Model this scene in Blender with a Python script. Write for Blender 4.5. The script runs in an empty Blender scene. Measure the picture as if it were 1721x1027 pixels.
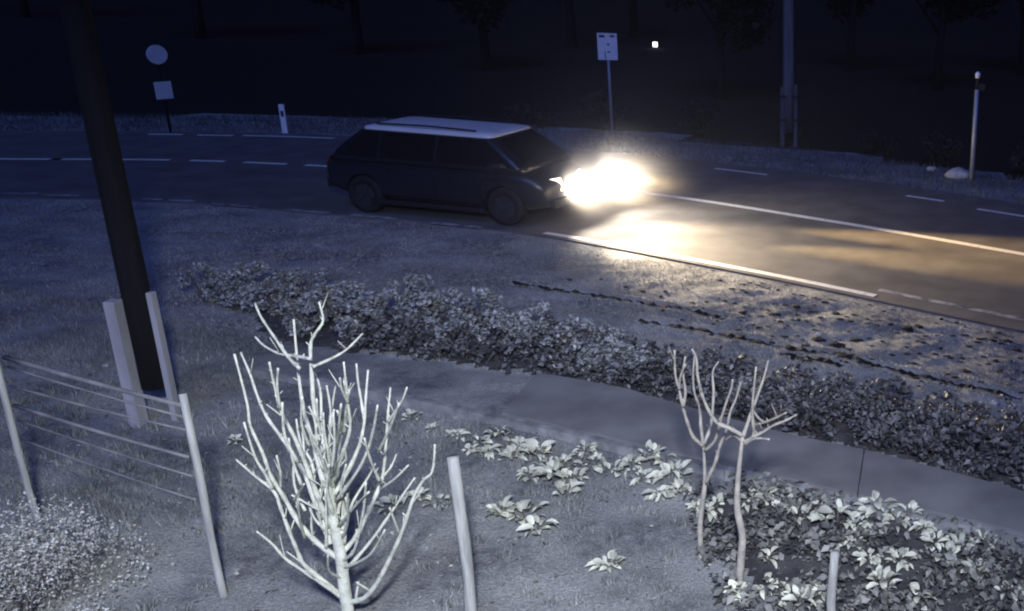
import bpy, bmesh, math, random
import numpy as np
from mathutils import Vector, Matrix, Euler
random.seed(7); RNG = np.random.default_rng(7)
SC = bpy.context.scene
COL = SC.collection

# ------------------------------------------------------------------ camera
H = 4.6; F = 1717.0; XP, YP = 1540.0, 513.0; YH = -65.0; ROLL = math.radians(2.5)
W_, H_ = 1721.0, 1027.0
PITCH = math.atan((YP - YH) / F)
cp, sp = math.cos(PITCH), math.sin(PITCH); cr, sr = math.cos(ROLL), math.sin(ROLL)
FWD = Vector((0, cp, -sp)); UPV = Vector((0, sp, cp)); RGT = Vector((1, 0, 0))
IR_ = RGT * cr + UPV * sr
IU_ = UPV * cr - RGT * sr
CAMP = Vector((0, 0, H))
cam_d = bpy.data.cameras.new('camera'); cam = bpy.data.objects.new('camera', cam_d); COL.objects.link(cam)
M = Matrix.Identity(4)
for i in range(3):
    M[i][0] = IR_[i]; M[i][1] = IU_[i]; M[i][2] = -FWD[i]; M[i][3] = CAMP[i]
cam.matrix_world = M
cam_d.sensor_width = 36; cam_d.lens = 36 * F / W_
cam_d.shift_x = -(XP - W_ / 2) / W_; cam_d.clip_start = 0.05; cam_d.clip_end = 1500
SC.camera = cam

# ------------------------------------------------------------------ world, lights, exposure
world = bpy.data.worlds.new('World'); SC.world = world; world.use_nodes = True
wn = world.node_tree.nodes; bg = wn['Background']
sky = wn.new('ShaderNodeTexSky'); sky.sky_type = 'NISHITA'; sky.sun_disc = False
sky.sun_elevation = math.radians(42); sky.sun_rotation = math.radians(215)
world.node_tree.links.new(sky.outputs[0], bg.inputs[0]); bg.inputs[1].default_value = 0.0009
def light(name, kind, loc, target, energy, color, **kw):
    d = bpy.data.lights.new(name, kind); d.energy = energy; d.color = color
    for k, v in kw.items(): setattr(d, k, v)
    o = bpy.data.objects.new(name, d); COL.objects.link(o); o.location = loc
    o.rotation_euler = (Vector(target) - Vector(loc)).to_track_quat('-Z', 'Y').to_euler()
    return o
# added blue sun for flat base light, from behind the camera on the left
sd = Vector((-0.10, -1.0, 1.25))
light('blue_fill_sun', 'SUN', sd * 30, (-4, 8, 0), 1.2, (0.16, 0.265, 0.95), angle=math.radians(40))
# the camera's own night illuminator, unseen, set above the lens
light('night_illuminator', 'SPOT', (0.25, -0.9, 6.6), (-3.0, 5.8, 0.0), 6300, (0.84, 0.89, 1.0),
      spot_size=math.radians(68), spot_blend=1.0, shadow_soft_size=0.3)
SC.view_settings.view_transform = 'Standard'; SC.view_settings.look = 'None'
SC.view_settings.exposure = 0.0; SC.view_settings.gamma = 1.0; SC.view_settings.use_curve_mapping = False
SC.cycles.use_denoising = True
SC.cycles.filter_width = 2.1
SC.cycles.max_bounces = 6; SC.cycles.volume_bounces = 1

# ------------------------------------------------------------------ pixel of the photograph -> point of the place
def ray(px, py):
    return (FWD + IR_ * ((px - XP) / F) + IU_ * ((YP - py) / F))
def at(px, py, z=0.0):
    d = ray(px, py); t = (z - H) / d.z; return CAMP + d * t
def on_y(px, py, y):
    d = ray(px, py); return CAMP + d * (y / d.y)
def proj(p):
    q = Vector(p) - CAMP; d = q.dot(FWD)
    return XP + F * q.dot(IR_) / d, YP - F * q.dot(IU_) / d
def top_z(base, py):
    lo, hi = 0.0, 30.0
    for _ in range(50):
        m = (lo + hi) / 2
        if proj((base[0], base[1], m))[1] > py: lo = m
        else: hi = m
    return lo

# ------------------------------------------------------------------ materials
def mat(name, col, rough=0.8, col2=None, scale=8.0, bump=0.0, island=0.0, metallic=0.0, spec=0.3, detail=6.0, contrast=(0.35, 0.65), stretch=None, bscale=None):
    m = bpy.data.materials.new(name); m.use_nodes = True
    nt = m.node_tree; n = nt.nodes; L = nt.links.new
    b = n['Principled BSDF']
    b.inputs['Roughness'].default_value = rough; b.inputs['Metallic'].default_value = metallic
    b.inputs['Specular IOR Level'].default_value = spec
    tc = n.new('ShaderNodeTexCoord'); vec = tc.outputs['Object']
    if stretch:
        mp = n.new('ShaderNodeMapping'); mp.inputs['Scale'].default_value = stretch; L(vec, mp.inputs[0]); vec = mp.outputs[0]
    nz = n.new('ShaderNodeTexNoise'); nz.inputs['Scale'].default_value = scale; nz.inputs['Detail'].default_value = detail
    L(vec, nz.inputs['Vector'])
    rp = n.new('ShaderNodeValToRGB'); rp.color_ramp.elements[0].position = contrast[0]; rp.color_ramp.elements[1].position = contrast[1]
    c2 = col2 or tuple(c * 0.75 for c in col)
    rp.color_ramp.elements[0].color = (*c2, 1); rp.color_ramp.elements[1].color = (*col, 1)
    L(nz.outputs['Fac'], rp.inputs[0]); out = rp.outputs[0]
    if island:
        ge = n.new('ShaderNodeNewGeometry'); hs = n.new('ShaderNodeHueSaturation')
        mr = n.new('ShaderNodeMapRange'); mr.inputs['To Min'].default_value = 1 - island; mr.inputs['To Max'].default_value = 1 + island
        oi = n.new('ShaderNodeObjectInfo'); ad = n.new('ShaderNodeMath'); ad.operation = 'ADD'; fr = n.new('ShaderNodeMath'); fr.operation = 'FRACT'
        L(ge.outputs['Random Per Island'], ad.inputs[0]); L(oi.outputs['Random'], ad.inputs[1]); L(ad.outputs[0], fr.inputs[0])
        L(fr.outputs[0], mr.inputs[0]); L(mr.outputs[0], hs.inputs['Value']); L(out, hs.inputs['Color']); out = hs.outputs[0]
    L(out, b.inputs['Base Color'])
    if bump:
        n2 = n.new('ShaderNodeTexNoise'); n2.inputs['Scale'].default_value = bscale or scale * 4; n2.inputs['Detail'].default_value = 5
        L(vec, n2.inputs['Vector'])
        bp = n.new('ShaderNodeBump'); bp.inputs['Strength'].default_value = bump; bp.inputs['Distance'].default_value = 0.02
        L(n2.outputs['Fac'], bp.inputs['Height']); L(bp.outputs[0], b.inputs['Normal'])
    return m
def emit(name, col, strength):
    m = bpy.data.materials.new(name); m.use_nodes = True
    b = m.node_tree.nodes['Principled BSDF']; b.inputs['Base Color'].default_value = (*col, 1)
    b.inputs['Emission Color'].default_value = (*col, 1); b.inputs['Emission Strength'].default_value = strength
    return m
MT = dict(
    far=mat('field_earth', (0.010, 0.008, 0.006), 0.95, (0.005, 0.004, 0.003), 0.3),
    asphalt=mat('worn_asphalt', (0.155, 0.145, 0.138), 0.75, (0.105, 0.098, 0.094), 1.6, 0.35, detail=10, bscale=60),
    paint=mat('road_paint', (0.78, 0.78, 0.74), 0.6, (0.5, 0.5, 0.48), 9, contrast=(0.25, 0.5)),
    worn=mat('worn_road_paint', (0.42, 0.42, 0.41), 0.7, (0.10, 0.10, 0.10), 5, contrast=(0.35, 0.6)),
    concrete=mat('pavement_concrete', (0.25, 0.245, 0.24), 0.9, (0.16, 0.158, 0.158), 1.7, 0.25, detail=9, bscale=90),
    kerb=mat('kerb_concrete', (0.36, 0.36, 0.35), 0.9, (0.16, 0.16, 0.16), 5, 0.3),
    stub=mat('stub_concrete', (0.42, 0.41, 0.44), 0.9, (0.28, 0.28, 0.30), 4, 0.3, stretch=(1, 1, 0.3)),
    pole=mat('tarred_pole_wood', (0.007, 0.007, 0.008), 0.9, (0.004, 0.004, 0.005), 3, 0.5, stretch=(6, 6, 0.3)),
    greypole=mat('grey_pole_wood', (0.20, 0.19, 0.19), 0.9, (0.11, 0.105, 0.105), 3, 0.5, stretch=(6, 6, 0.3)),
    wood=mat('weathered_post_wood', (0.48, 0.48, 0.44), 0.85, (0.28, 0.28, 0.26), 6, 0.4, stretch=(5, 5, 0.4)),
    rail=mat('weathered_rail_wood', (0.28, 0.28, 0.28), 0.85, (0.14, 0.14, 0.145), 4, 0.3),
    bark=mat('pale_bark', (0.74, 0.75, 0.62), 0.8, (0.46, 0.47, 0.39), 14, 0.4),
    bark2=mat('grey_bark', (0.50, 0.46, 0.38), 0.85, (0.32, 0.30, 0.26), 14, 0.4),
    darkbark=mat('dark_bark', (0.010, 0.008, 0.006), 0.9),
    grass=mat('grass_blade', (0.30, 0.31, 0.29), 0.7, (0.19, 0.195, 0.19), 1.1, island=0.45, detail=3),
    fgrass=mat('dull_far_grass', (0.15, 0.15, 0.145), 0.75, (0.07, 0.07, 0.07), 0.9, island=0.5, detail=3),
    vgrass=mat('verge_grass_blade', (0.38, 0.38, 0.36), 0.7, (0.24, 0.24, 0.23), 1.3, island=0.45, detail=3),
    leaf=mat('pale_leaf', (0.74, 0.74, 0.58), 0.55, (0.52, 0.52, 0.41), 12, island=0.3),
    litter=mat('dry_leaf', (0.42, 0.41, 0.36), 0.7, (0.10, 0.10, 0.09), 1.5, island=0.6),
    leafd=mat('mid_leaf', (0.24, 0.24, 0.21), 0.6, (0.11, 0.11, 0.10), 6, island=0.55),
    bush=mat('shrub_leaf', (0.42, 0.43, 0.43), 0.6, (0.26, 0.265, 0.27), 3, island=0.5),
    cover=mat('ground_cover_leaf', (0.19, 0.19, 0.19), 0.55, (0.06, 0.06, 0.062), 2.2, island=0.7),
    furry=mat('grey_shrub_leaf', (0.58, 0.57, 0.52), 0.75, (0.36, 0.36, 0.33), 4, island=0.35),
    twig=mat('twig_bark', (0.13, 0.12, 0.11), 0.9),
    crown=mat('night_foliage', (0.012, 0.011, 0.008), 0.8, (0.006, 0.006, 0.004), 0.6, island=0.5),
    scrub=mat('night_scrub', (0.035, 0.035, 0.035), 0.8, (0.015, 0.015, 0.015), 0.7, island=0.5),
    clod=mat('dark_soil', (0.013, 0.012, 0.013), 1.0, (0.007, 0.007, 0.007), 20, 0.4),
    soil=mat('bed_soil', (0.085, 0.082, 0.08), 0.95, (0.04, 0.039, 0.04), 6, 0.6),
    stone=mat('pale_stone_and_glint', (0.5, 0.49, 0.47), 0.9, (0.33, 0.33, 0.32), 9, 0.3),
    steel=mat('galvanised_steel', (0.42, 0.42, 0.44), 0.5, (0.33, 0.33, 0.35), 6, metallic=0.4),
    plate=mat('white_sign_face', (0.93, 0.92, 0.90), 0.5, (0.84, 0.83, 0.82), 5),
    plate2=mat('grey_sign_back', (0.93, 0.91, 0.88), 0.55, (0.84, 0.82, 0.8), 5),
    print=mat('dark_sign_print', (0.06, 0.06, 0.08), 0.6),
    body=mat('dark_car_paint', (0.012, 0.013, 0.020), 0.28, (0.011, 0.012, 0.018), 2, spec=0.5),
    roof=mat('roof_with_reflected_light', (0.84, 0.83, 0.82), 0.35, (0.76, 0.75, 0.74), 2, spec=0.5),  # light reflected off the roof is put into this pale colour
    glass=mat('tinted_car_glass', (0.008, 0.008, 0.010), 0.06, (0.008, 0.008, 0.01), 2, spec=0.5),
    tyre=mat('tyre_rubber', (0.018, 0.018, 0.018), 0.85, (0.012, 0.012, 0.012), 8),
    rim=mat('alloy_rim', (0.10, 0.10, 0.11), 0.4, (0.08, 0.08, 0.09), 8, metallic=0.7),
    trim=mat('black_plastic_trim', (0.015, 0.015, 0.016), 0.6),
    red=mat('red_lamp_plastic', (0.12, 0.01, 0.01), 0.3),
    numplate=mat('number_plate_face', (0.6, 0.6, 0.58), 0.5),
    lamp=emit('lit_headlight', (1.0, 0.86, 0.66), 3.0),
    dot=emit('lit_yard_lamp', (0.9, 0.92, 1.0), 3.0),
)
# ground: grass and earth mottled, albedo only
def ground_mat():
    m = bpy.data.materials.new('garden_and_verge_ground'); m.use_nodes = True
    nt = m.node_tree; n = nt.nodes; L = nt.links.new; b = n['Principled BSDF']; b.inputs['Roughness'].default_value = 0.95
    b.inputs['Specular IOR Level'].default_value = 0.1
    tc = n.new('ShaderNodeTexCoord')
    def noise(s, d, lo, hi):
        z = n.new('ShaderNodeTexNoise'); z.inputs['Scale'].default_value = s; z.inputs['Detail'].default_value = d
        L(tc.outputs['Object'], z.inputs['Vector']); r = n.new('ShaderNodeMapRange'); r.inputs['From Min'].default_value = lo; r.inputs['From Max'].default_value = hi
        L(z.outputs['Fac'], r.inputs[0]); return r.outputs[0]
    a = noise(1.1, 7, 0.40, 0.60); c = noise(9, 6, 0.3, 0.7); e = noise(45, 4, 0.3, 0.7)
    m1 = n.new('ShaderNodeMix'); m1.data_type = 'RGBA'; m1.inputs[6].default_value = (0.13, 0.13, 0.14, 1); m1.inputs[7].default_value = (0.40, 0.40, 0.38, 1); L(a, m1.inputs[0])
    m2 = n.new('ShaderNodeMix'); m2.data_type = 'RGBA'; m2.inputs[7].default_value = (0.30, 0.30, 0.29, 1); m2.inputs[0].default_value = 0.4
    L(m1.outputs[2], m2.inputs[6]); L(c, m2.inputs[0])
    m3 = n.new('ShaderNodeMix'); m3.data_type = 'RGBA'; m3.blend_type = 'MULTIPLY'; m3.inputs[0].default_value = 0.6
    mr = n.new('ShaderNodeMapRange'); mr.inputs['To Min'].default_value = 0.5; mr.inputs['To Max'].default_value = 1.3; L(e, mr.inputs[0])
    L(m2.outputs[2], m3.inputs[6]); L(mr.outputs[0], m3.inputs[7]); L(m3.outputs[2], b.inputs['Base Color'])
    bp = n.new('ShaderNodeBump'); bp.inputs['Strength'].default_value = 0.5; bp.inputs['Distance'].default_value = 0.02; L(e, bp.inputs['Height']); L(bp.outputs[0], b.inputs['Normal'])
    return m
MT['ground'] = ground_mat()

# ------------------------------------------------------------------ object helpers
def tag(o, label=None, cat=None, group=None, kind=None):
    if label: o['label'] = label
    if cat: o['category'] = cat
    if group: o['group'] = group
    if kind: o['kind'] = kind
    return o
def link(o, parent=None):
    COL.objects.link(o)
    if parent: o.parent = parent
    return o
def empty(name, loc, rz=0.0):
    o = bpy.data.objects.new(name, None); o.location = loc; o.rotation_euler = (0, 0, rz); o.empty_display_size = 0.2
    return link(o)
def data(name, v, f, m, smooth=False):
    me = bpy.data.meshes.new(name); me.from_pydata([tuple(q) for q in v], [], f); me.materials.append(m)
    if smooth: me.polygons.foreach_set('use_smooth', [True] * len(me.polygons))
    me.update(); return me
def obj(name, me, parent=None, loc=None):
    o = bpy.data.objects.new(name, me)
    if loc is not None: o.location = loc
    return link(o, parent)
class MB:
    def __init__(s): s.v = []; s.f = []
    def add(s, v, f):
        k = len(s.v); s.v += [tuple(q) for q in v]; s.f += [tuple(i + k for i in q) for q in f]
    def box(s, c, d, rot=None):
        x, y, z = (q / 2 for q in d); v = [Vector((a * x, b * y, e * z)) for a in (-1, 1) for b in (-1, 1) for e in (-1, 1)]
        if rot is not None: v = [rot @ q for q in v]
        s.add([q + Vector(c) for q in v], [(0, 1, 3, 2), (4, 6, 7, 5), (0, 4, 5, 1), (2, 3, 7, 6), (0, 2, 6, 4), (1, 5, 7, 3)])
    def tube(s, pts, rad, n=7, cap=True):
        pts = [Vector(p) for p in pts]; k = len(s.v); ref = None
        for i, p in enumerate(pts):
            t = (pts[min(i + 1, len(pts) - 1)] - pts[max(i - 1, 0)]).normalized()
            if ref is None: ref = t.orthogonal().normalized()
            ref = (ref - t * ref.dot(t)).normalized(); bi = t.cross(ref); r = rad[i] if hasattr(rad, '__len__') else rad
            for j in range(n):
                a = 2 * math.pi * j / n; s.v.append(tuple(p + (ref * math.cos(a) + bi * math.sin(a)) * r))
        for i in range(len(pts) - 1):
            for j in range(n):
                a = k + i * n + j; b = k + i * n + (j + 1) % n; s.f.append((a, b, b + n, a + n))
        if cap:
            s.f.append(tuple(k + j for j in reversed(range(n)))); e = k + (len(pts) - 1) * n; s.f.append(tuple(e + j for j in range(n)))
    def build(s, name, m, parent=None, smooth=False, loc=None):
        return obj(name, data(name, s.v, s.f, m, smooth), parent, loc)
def copy_tree(o, parent=None):
    c = o.copy(); COL.objects.link(c)
    if parent: c.parent = parent
    for ch in o.children: copy_tree(ch, c)
    return c
def spline(P, step=None, n=8):
    P = [np.array(p, float) for p in P]; out = []
    for i in range(len(P) - 1):
        a = P[max(i - 1, 0)]; b = P[i]; c = P[i + 1]; d = P[min(i + 2, len(P) - 1)]
        for k in range(n):
            t = k / n; out.append(0.5 * (2 * b + (c - a) * t + (2 * a - 5 * b + 4 * c - d) * t * t + (3 * b - a - 3 * c + d) * t ** 3))
    out.append(P[-1]); return out
def extend(P, l0, l1):
    P = [np.array(p, float) for p in P]
    a = P[0] - P[1]; a /= np.linalg.norm(a); b = P[-1] - P[-2]; b /= np.linalg.norm(b)
    return [P[0] + a * l0] + P + [P[-1] + b * l1]
def xy(pts): return [np.array((p.x, p.y)) for p in (at(*q) for q in pts)]
def resample(P, step):
    P = np.array(P); s = np.r_[0, np.cumsum(np.linalg.norm(np.diff(P, axis=0), axis=1))]
    t = np.arange(0, s[-1], step); return np.c_[np.interp(t, s, P[:, 0]), np.interp(t, s, P[:, 1])]
def offset(P, d):
    P = np.array(P); t = np.gradient(P, axis=0); t /= np.linalg.norm(t, axis=1)[:, None]
    return P + np.c_[-t[:, 1], t[:, 0]] * d
def ribbon(A, B, z, th=0.0):
    """a strip between two polylines of equal length, with thickness th downwards"""
    n = len(A); v = [(p[0], p[1], z) for p in A] + [(p[0], p[1], z) for p in B]
    f = [(i, i + 1, n + i + 1, n + i) for i in range(n - 1)]
    if th:
        v += [(p[0], p[1], z - th) for p in A] + [(p[0], p[1], z - th) for p in B]
        f += [(2 * n + i, 2 * n + i + 1, i + 1, i) for i in range(n - 1)] + [(n + i, n + i + 1, 3 * n + i + 1, 3 * n + i) for i in range(n - 1)]
        f += [(0, n, 3 * n, 2 * n), (n - 1, 3 * n - 1, 4 * n - 1, 2 * n - 1)]
    return v, f
def dist_poly(X, Y, P):
    """distance of the points (X, Y) to a polyline, signed: positive on its left"""
    best = np.full(X.shape, 1e9); sg = np.zeros(X.shape)
    for i in range(len(P) - 1):
        a = P[i]; b = P[i + 1]; d = b - a; l2 = (d ** 2).sum()
        t = np.clip(((X - a[0]) * d[0] + (Y - a[1]) * d[1]) / l2, 0, 1)
        q = np.hypot(X - a[0] - t * d[0], Y - a[1] - t * d[1]); m = q < best
        best[m] = q[m]; sg[m] = np.sign(d[0] * (Y[m] - a[1]) - d[1] * (X[m] - a[0]))
    return best * np.where(sg == 0, 1, sg)
_T = [(RNG.normal(size=2), RNG.uniform(0, 6.28)) for _ in range(40)]
def wob(X, Y, s):
    o = 0
    for k, (w, p) in enumerate(_T): o = o + np.sin((X * w[0] + Y * w[1]) * s * (0.5 + (k % 5) * 0.5) + p)
    return o / 9.0

# ------------------------------------------------------------------ the lines of the place
CEN = resample(extend(spline(xy([(0, 267), (280, 268.5), (470, 275), (650, 286), (1050, 320), (1400, 372), (1721, 427)]), n=10), 60, 40), 0.4)
LANE = 3.1
NEAR_E = offset(CEN, -LANE - 0.45); FAR_E = offset(CEN, LANE + 0.45)
PAVE_N = resample(extend(spline(xy([(-60, 552), (250, 592), (410, 615), (590, 648), (800, 690), (1150, 770), (1300, 804), (1440, 838), (1640, 882), (1900, 945)])), 14, 6), 0.1)
PAVE_F = resample(extend(spline(xy([(-60, 508), (300, 548), (640, 594), (1000, 648), (1130, 682), (1300, 730), (1460, 764), (1600, 800), (1721, 832), (1900, 882)])), 14, 6), 0.1)
RUTS = [xy(q) for q in ([(862, 474), (910, 484), (962, 490), (1040, 502), (1135, 517), (1210, 532)], [(1075, 538), (1150, 548), (1240, 566), (1330, 586), (1440, 608), (1580, 640), (1721, 676)],
                        [(1330, 596), (1362, 606), (1420, 620)], [(1350, 470), (1400, 479), (1480, 493), (1560, 506), (1640, 523), (1721, 545)])]

# ------------------------------------------------------------------ ground
def ground():
    def axis(lo, hi, a, b, fine, coarse):
        mid = list(np.arange(a, b, fine)); l = []; x = a; s = fine
        while x > lo: s = min(s * 1.25, coarse); x -= s; l.append(x)
        r = []; x = mid[-1]; s = fine
        while x < hi: s = min(s * 1.25, coarse); x += s; r.append(x)
        return np.array(l[::-1] + mid + r)
    xs = axis(-260, 260, -12.5, 3.5, 0.055, 20); ys = axis(-60, 420, 4.2, 18, 0.06, 20)
    X, Y = np.meshgrid(xs, ys)
    sub = CEN[::2]
    dc = dist_poly(X, Y, sub); ad = np.abs(dc)
    Z = -0.035 + 0.018 * wob(X, Y, 1.5) + 0.010 * wob(X, Y, 5)
    dn = dist_poly(X, Y, PAVE_F[::8])
    verge = (dn > 0.1) & (dc < -LANE - 0.6)
    Z = np.where(verge, -0.012 + 0.020 * wob(X + 3, Y, 3.0) + 0.012 * wob(X, Y + 5, 9) + 0.006 * wob(X, Y, 22), Z)
    for r in RUTS:
        d = np.abs(dist_poly(X, Y, r)); Z = Z - 0.07 * np.exp(-(d / 0.06) ** 2) + 0.035 * np.exp(-((d - 0.15) / 0.07) ** 2)
    w = np.clip((LANE + 1.1 - ad) / 0.6, 0, 1); Z = Z * (1 - w) + (-0.03) * w
    dp = np.maximum(dist_poly(X, Y, PAVE_F[::8]), -dist_poly(X, Y, PAVE_N[::8])); w = np.clip((0.25 - dp) / 0.2, 0, 1)
    Z = Z * (1 - w) + np.minimum(Z, -0.03) * w
    # beyond the far verge the land drops a little, then rises as a low wooded hill
    far = np.clip((dc - LANE - 2.6) / 6, 0, 1); Z = Z - 0.5 * far
    Z = Z + 14 * np.clip((Y - 70) / 150, 0, 1) ** 1.3 * (1 + 0.15 * np.sin(X * 0.03))
    nx, ny = len(xs), len(ys)
    v = np.c_[X.ravel(), Y.ravel(), Z.ravel()].astype(np.float32)
    i = np.arange(nx * ny).reshape(ny, nx); f = np.stack([i[:-1, :-1], i[:-1, 1:], i[1:, 1:], i[1:, :-1]], -1).reshape(-1, 4)
    me = bpy.data.meshes.new('ground'); me.vertices.add(len(v)); me.vertices.foreach_set('co', v.ravel())
    me.loops.add(f.size); me.loops.foreach_set('vertex_index', f.ravel().astype(np.int32)); me.polygons.add(len(f))
    me.polygons.foreach_set('loop_start', np.arange(0, f.size, 4, dtype=np.int32)); me.polygons.foreach_set('loop_total', np.full(len(f), 4, np.int32))
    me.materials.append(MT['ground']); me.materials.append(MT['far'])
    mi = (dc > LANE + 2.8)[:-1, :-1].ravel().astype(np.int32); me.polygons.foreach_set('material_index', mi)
    me.polygons.foreach_set('use_smooth', np.ones(len(f), bool)); me.update(calc_edges=True)
    tag(obj('ground', me), kind='structure')
    def h(x, y):
        j = np.clip(np.searchsorted(xs, x) - 1, 0, nx - 2); k = np.clip(np.searchsorted(ys, y) - 1, 0, ny - 2)
        return np.maximum.reduce([Z[k, j], Z[k + 1, j], Z[k, j + 1], Z[k + 1, j + 1]])
    return h
gz = ground()
def gh(p): return float(gz(np.array(p[0]), np.array(p[1])))

# ------------------------------------------------------------------ road with its markings
v, f = ribbon(NEAR_E, FAR_E, 0.0, 0.12); road = tag(obj('road', data('road', v, f, MT['asphalt'])), kind='structure')
def along(px, py):
    p = np.array(xy([(px, py)])[0]); return int(np.argmin(((CEN - p) ** 2).sum(1)))
FINE = resample(CEN, 0.1)
def dash(name, px0, px1, off, w=0.13, m='paint'):
    a = np.array(xy([px0])[0]); b = np.array(xy([px1])[0])
    i = int(np.argmin(((FINE - a) ** 2).sum(1))); j = int(np.argmin(((FINE - b) ** 2).sum(1)))
    if j < i: i, j = j, i
    P = FINE[max(i - 1, 0):j + 2]
    if len(P) < 3: return
    off = off if off is not None else float(np.mean(dist_poly(np.array([a[0], b[0]]), np.array([a[1], b[1]]), CEN)))
    Q = offset(P, off); wb = RNG.normal(0, 0.006, len(Q))
    v, f = ribbon(Q + 0, Q + 0, 0.004); A = offset(Q, -w / 2 + 0); B = offset(Q, w / 2)
    v, f = ribbon(A, B, 0.004); obj(name, data(name, v, f, MT[m]), road)
for a, b in (((-400, 262), (-150, 264)), ((-60, 267), (92, 267)), ((92.5, 267), (281, 268)), ((324, 270), (371, 271)), ((416, 273), (470, 275)), ((520, 279), (655, 287)), ((700, 288), (790, 296))):
    dash('centre_line_dash', a, b, 0.0, 0.15)
dash('centre_line', (870, 302), (2300, 540), 0.0, 0.17)
for a, b in (((255, 225), (300, 226)), ((336, 227), (374, 227)), ((417, 228), (455, 228)), ((478, 229), (556, 232)), ((610, 233), (648, 235)), ((700, 237), (740, 239)), ((800, 244), (850, 248)), ((1209, 284), (1281, 292)), ((1533, 330), (1580, 337)), ((1656, 351), (1725, 366))):
    dash('far_edge_dash', a, b, None, 0.13)
for a, b in (((-90, 322), (-40, 323)), ((15, 324), (50, 325)), ((85, 327), (126, 329)), ((255, 334), (315, 338)), ((365, 343), (425, 347)), ((486, 352), (545, 357)), ((600, 362), (660, 366)), ((730, 374), (800, 382))):
    dash('near_edge_dash', a, b, None, 0.12, 'worn')
dash('near_edge_line', (905, 398), (1480, 488), None, 0.13)
dash('near_edge_line', (1486, 489), (2100, 600), -LANE - .02, 0.12, 'worn')

# ------------------------------------------------------------------ pavement: concrete bays and edging stones
pave = tag(empty('pavement', (0, 0, 0)), kind='structure')
def pave_cut():
    base = np.array(xy([(1441, 838)])[0]); i0 = int(np.argmin(((PAVE_N - base) ** 2).sum(1)))
    N = len(PAVE_N); step = 40; cuts = list(range(i0 % step, N - 1, step))
    fb = np.array(xy([(1460, 764)])[0]); j0 = int(np.argmin(((PAVE_F - fb) ** 2).sum(1))); sc = len(PAVE_F) / N
    for a, b in zip(cuts[:-1], cuts[1:]):
        ja = int(round(j0 + (a - i0) * sc)); jb = int(round(j0 + (b - i0) * sc))
        if ja < 0 or jb >= len(PAVE_F) - 1 or proj((*PAVE_N[a], 0))[0] < 400: continue
        A = PAVE_N[a:b + 1]; B = PAVE_F[ja:jb + 1]
        k = 8; tA = np.linspace(0, len(A) - 1, k); tB = np.linspace(0, len(B) - 1, k)
        A2 = np.c_[np.interp(tA, range(len(A)), A[:, 0]), np.interp(tA, range(len(A)), A[:, 1])]
        B2 = np.c_[np.interp(tB, range(len(B)), B[:, 0]), np.interp(tB, range(len(B)), B[:, 1])]
        d = A2[-1] - A2[0]; d /= np.linalg.norm(d)
        A2[0] += d * 0.008; A2[-1] -= d * 0.008; B2[0] += d * 0.008; B2[-1] -= d * 0.008
        v, f = ribbon(A2, B2, 0.05 + random.uniform(-0.004, 0.004), 0.12); obj('concrete_bay', data('concrete_bay', v, f, MT['concrete']), pave)
    kn = offset(PAVE_N, -0.10)
    for a in range(0, N - 11, 10):
        if proj((*kn[a], 0))[0] < 395: continue
        P = kn[a:a + 11].copy(); d = P[-1] - P[0]; d /= np.linalg.norm(d); P[0] += d * 0.006; P[-1] -= d * 0.006
        v, f = ribbon(offset(P, -0.04), offset(P, 0.04), 0.062 + random.uniform(-0.008, 0.008), 0.12); obj('edging_stone', data('edging_stone', v, f, MT['kerb']), pave)
pave_cut()

# ------------------------------------------------------------------ leaves and blades in bulk
def bulk(name, v, f, m, smooth=False):
    v = np.asarray(v, np.float32); f = np.asarray(f, np.int32); k = f.shape[1]
    me = bpy.data.meshes.new(name); me.vertices.add(len(v)); me.vertices.foreach_set('co', v.ravel())
    me.loops.add(f.size); me.loops.foreach_set('vertex_index', f.ravel()); me.polygons.add(len(f))
    me.polygons.foreach_set('loop_start', np.arange(0, f.size, k, dtype=np.int32)); me.polygons.foreach_set('loop_total', np.full(len(f), k, np.int32))
    me.materials.append(m); me.update(calc_edges=True); return me
def leaf_cloud(name, C, size, m, up=0.35, aspect=0.62):
    """pointed, folded leaves (two quads each) at the centres C"""
    n = len(C); C = np.asarray(C); size = np.broadcast_to(size, n)[:, None]
    N = RNG.normal(size=(n, 3)); N[:, 2] = np.abs(N[:, 2]) + up; N /= np.linalg.norm(N, axis=1)[:, None]
    T = np.cross(N, RNG.normal(size=(n, 3))); T /= np.linalg.norm(T, axis=1)[:, None]; B = np.cross(N, T)
    s = size
    P = [C - T * s * 0.5, C + B * s * aspect * 0.5 + N * s * 0.12 - T * s * .08, C + T * s * 0.5 - N * s * 0.1, C - B * s * aspect * 0.5 + N * s * 0.12 - T * s * .08]
    mid = C + T * s * .1
    v = np.stack(P, 1).reshape(-1, 3); i = np.arange(n)[:, None] * 4
    f = np.concatenate([i + np.array([[0, 1, 2]]), i + np.array([[0, 2, 3]])], 0)
    return bulk(name, v, f, m)
def blades(name, P, h, m, w=0.006, lean=0.5):
    n = len(P); h = np.broadcast_to(h, n); a = RNG.uniform(0, 6.28, n); d = np.c_[np.cos(a), np.sin(a), np.zeros(n)]
    a2 = RNG.uniform(0, 6.28, n); e = np.c_[np.cos(a2), np.sin(a2), np.zeros(n)] * (RNG.uniform(0, lean, n) * h)[:, None]
    up = np.c_[np.zeros((n, 2)), h]
    v = np.stack([P - d * w, P + d * w, P + up * 0.9 + e], 1).reshape(-1, 3); f = np.arange(3 * n).reshape(-1, 3)
    return bulk(name, v, f, m)
def in_poly(pts, poly):
    x, y = pts[:, 0], pts[:, 1]; r = np.zeros(len(pts), bool)
    for i in range(len(poly)):
        a = poly[i]; b = poly[i - 1]
        if abs(a[1] - b[1]) < 1e-9: continue
        r ^= ((a[1] > y) != (b[1] > y)) & (x < (b[0] - a[0]) * (y - a[1]) / (b[1] - a[1]) + a[0])
    return r
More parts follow.
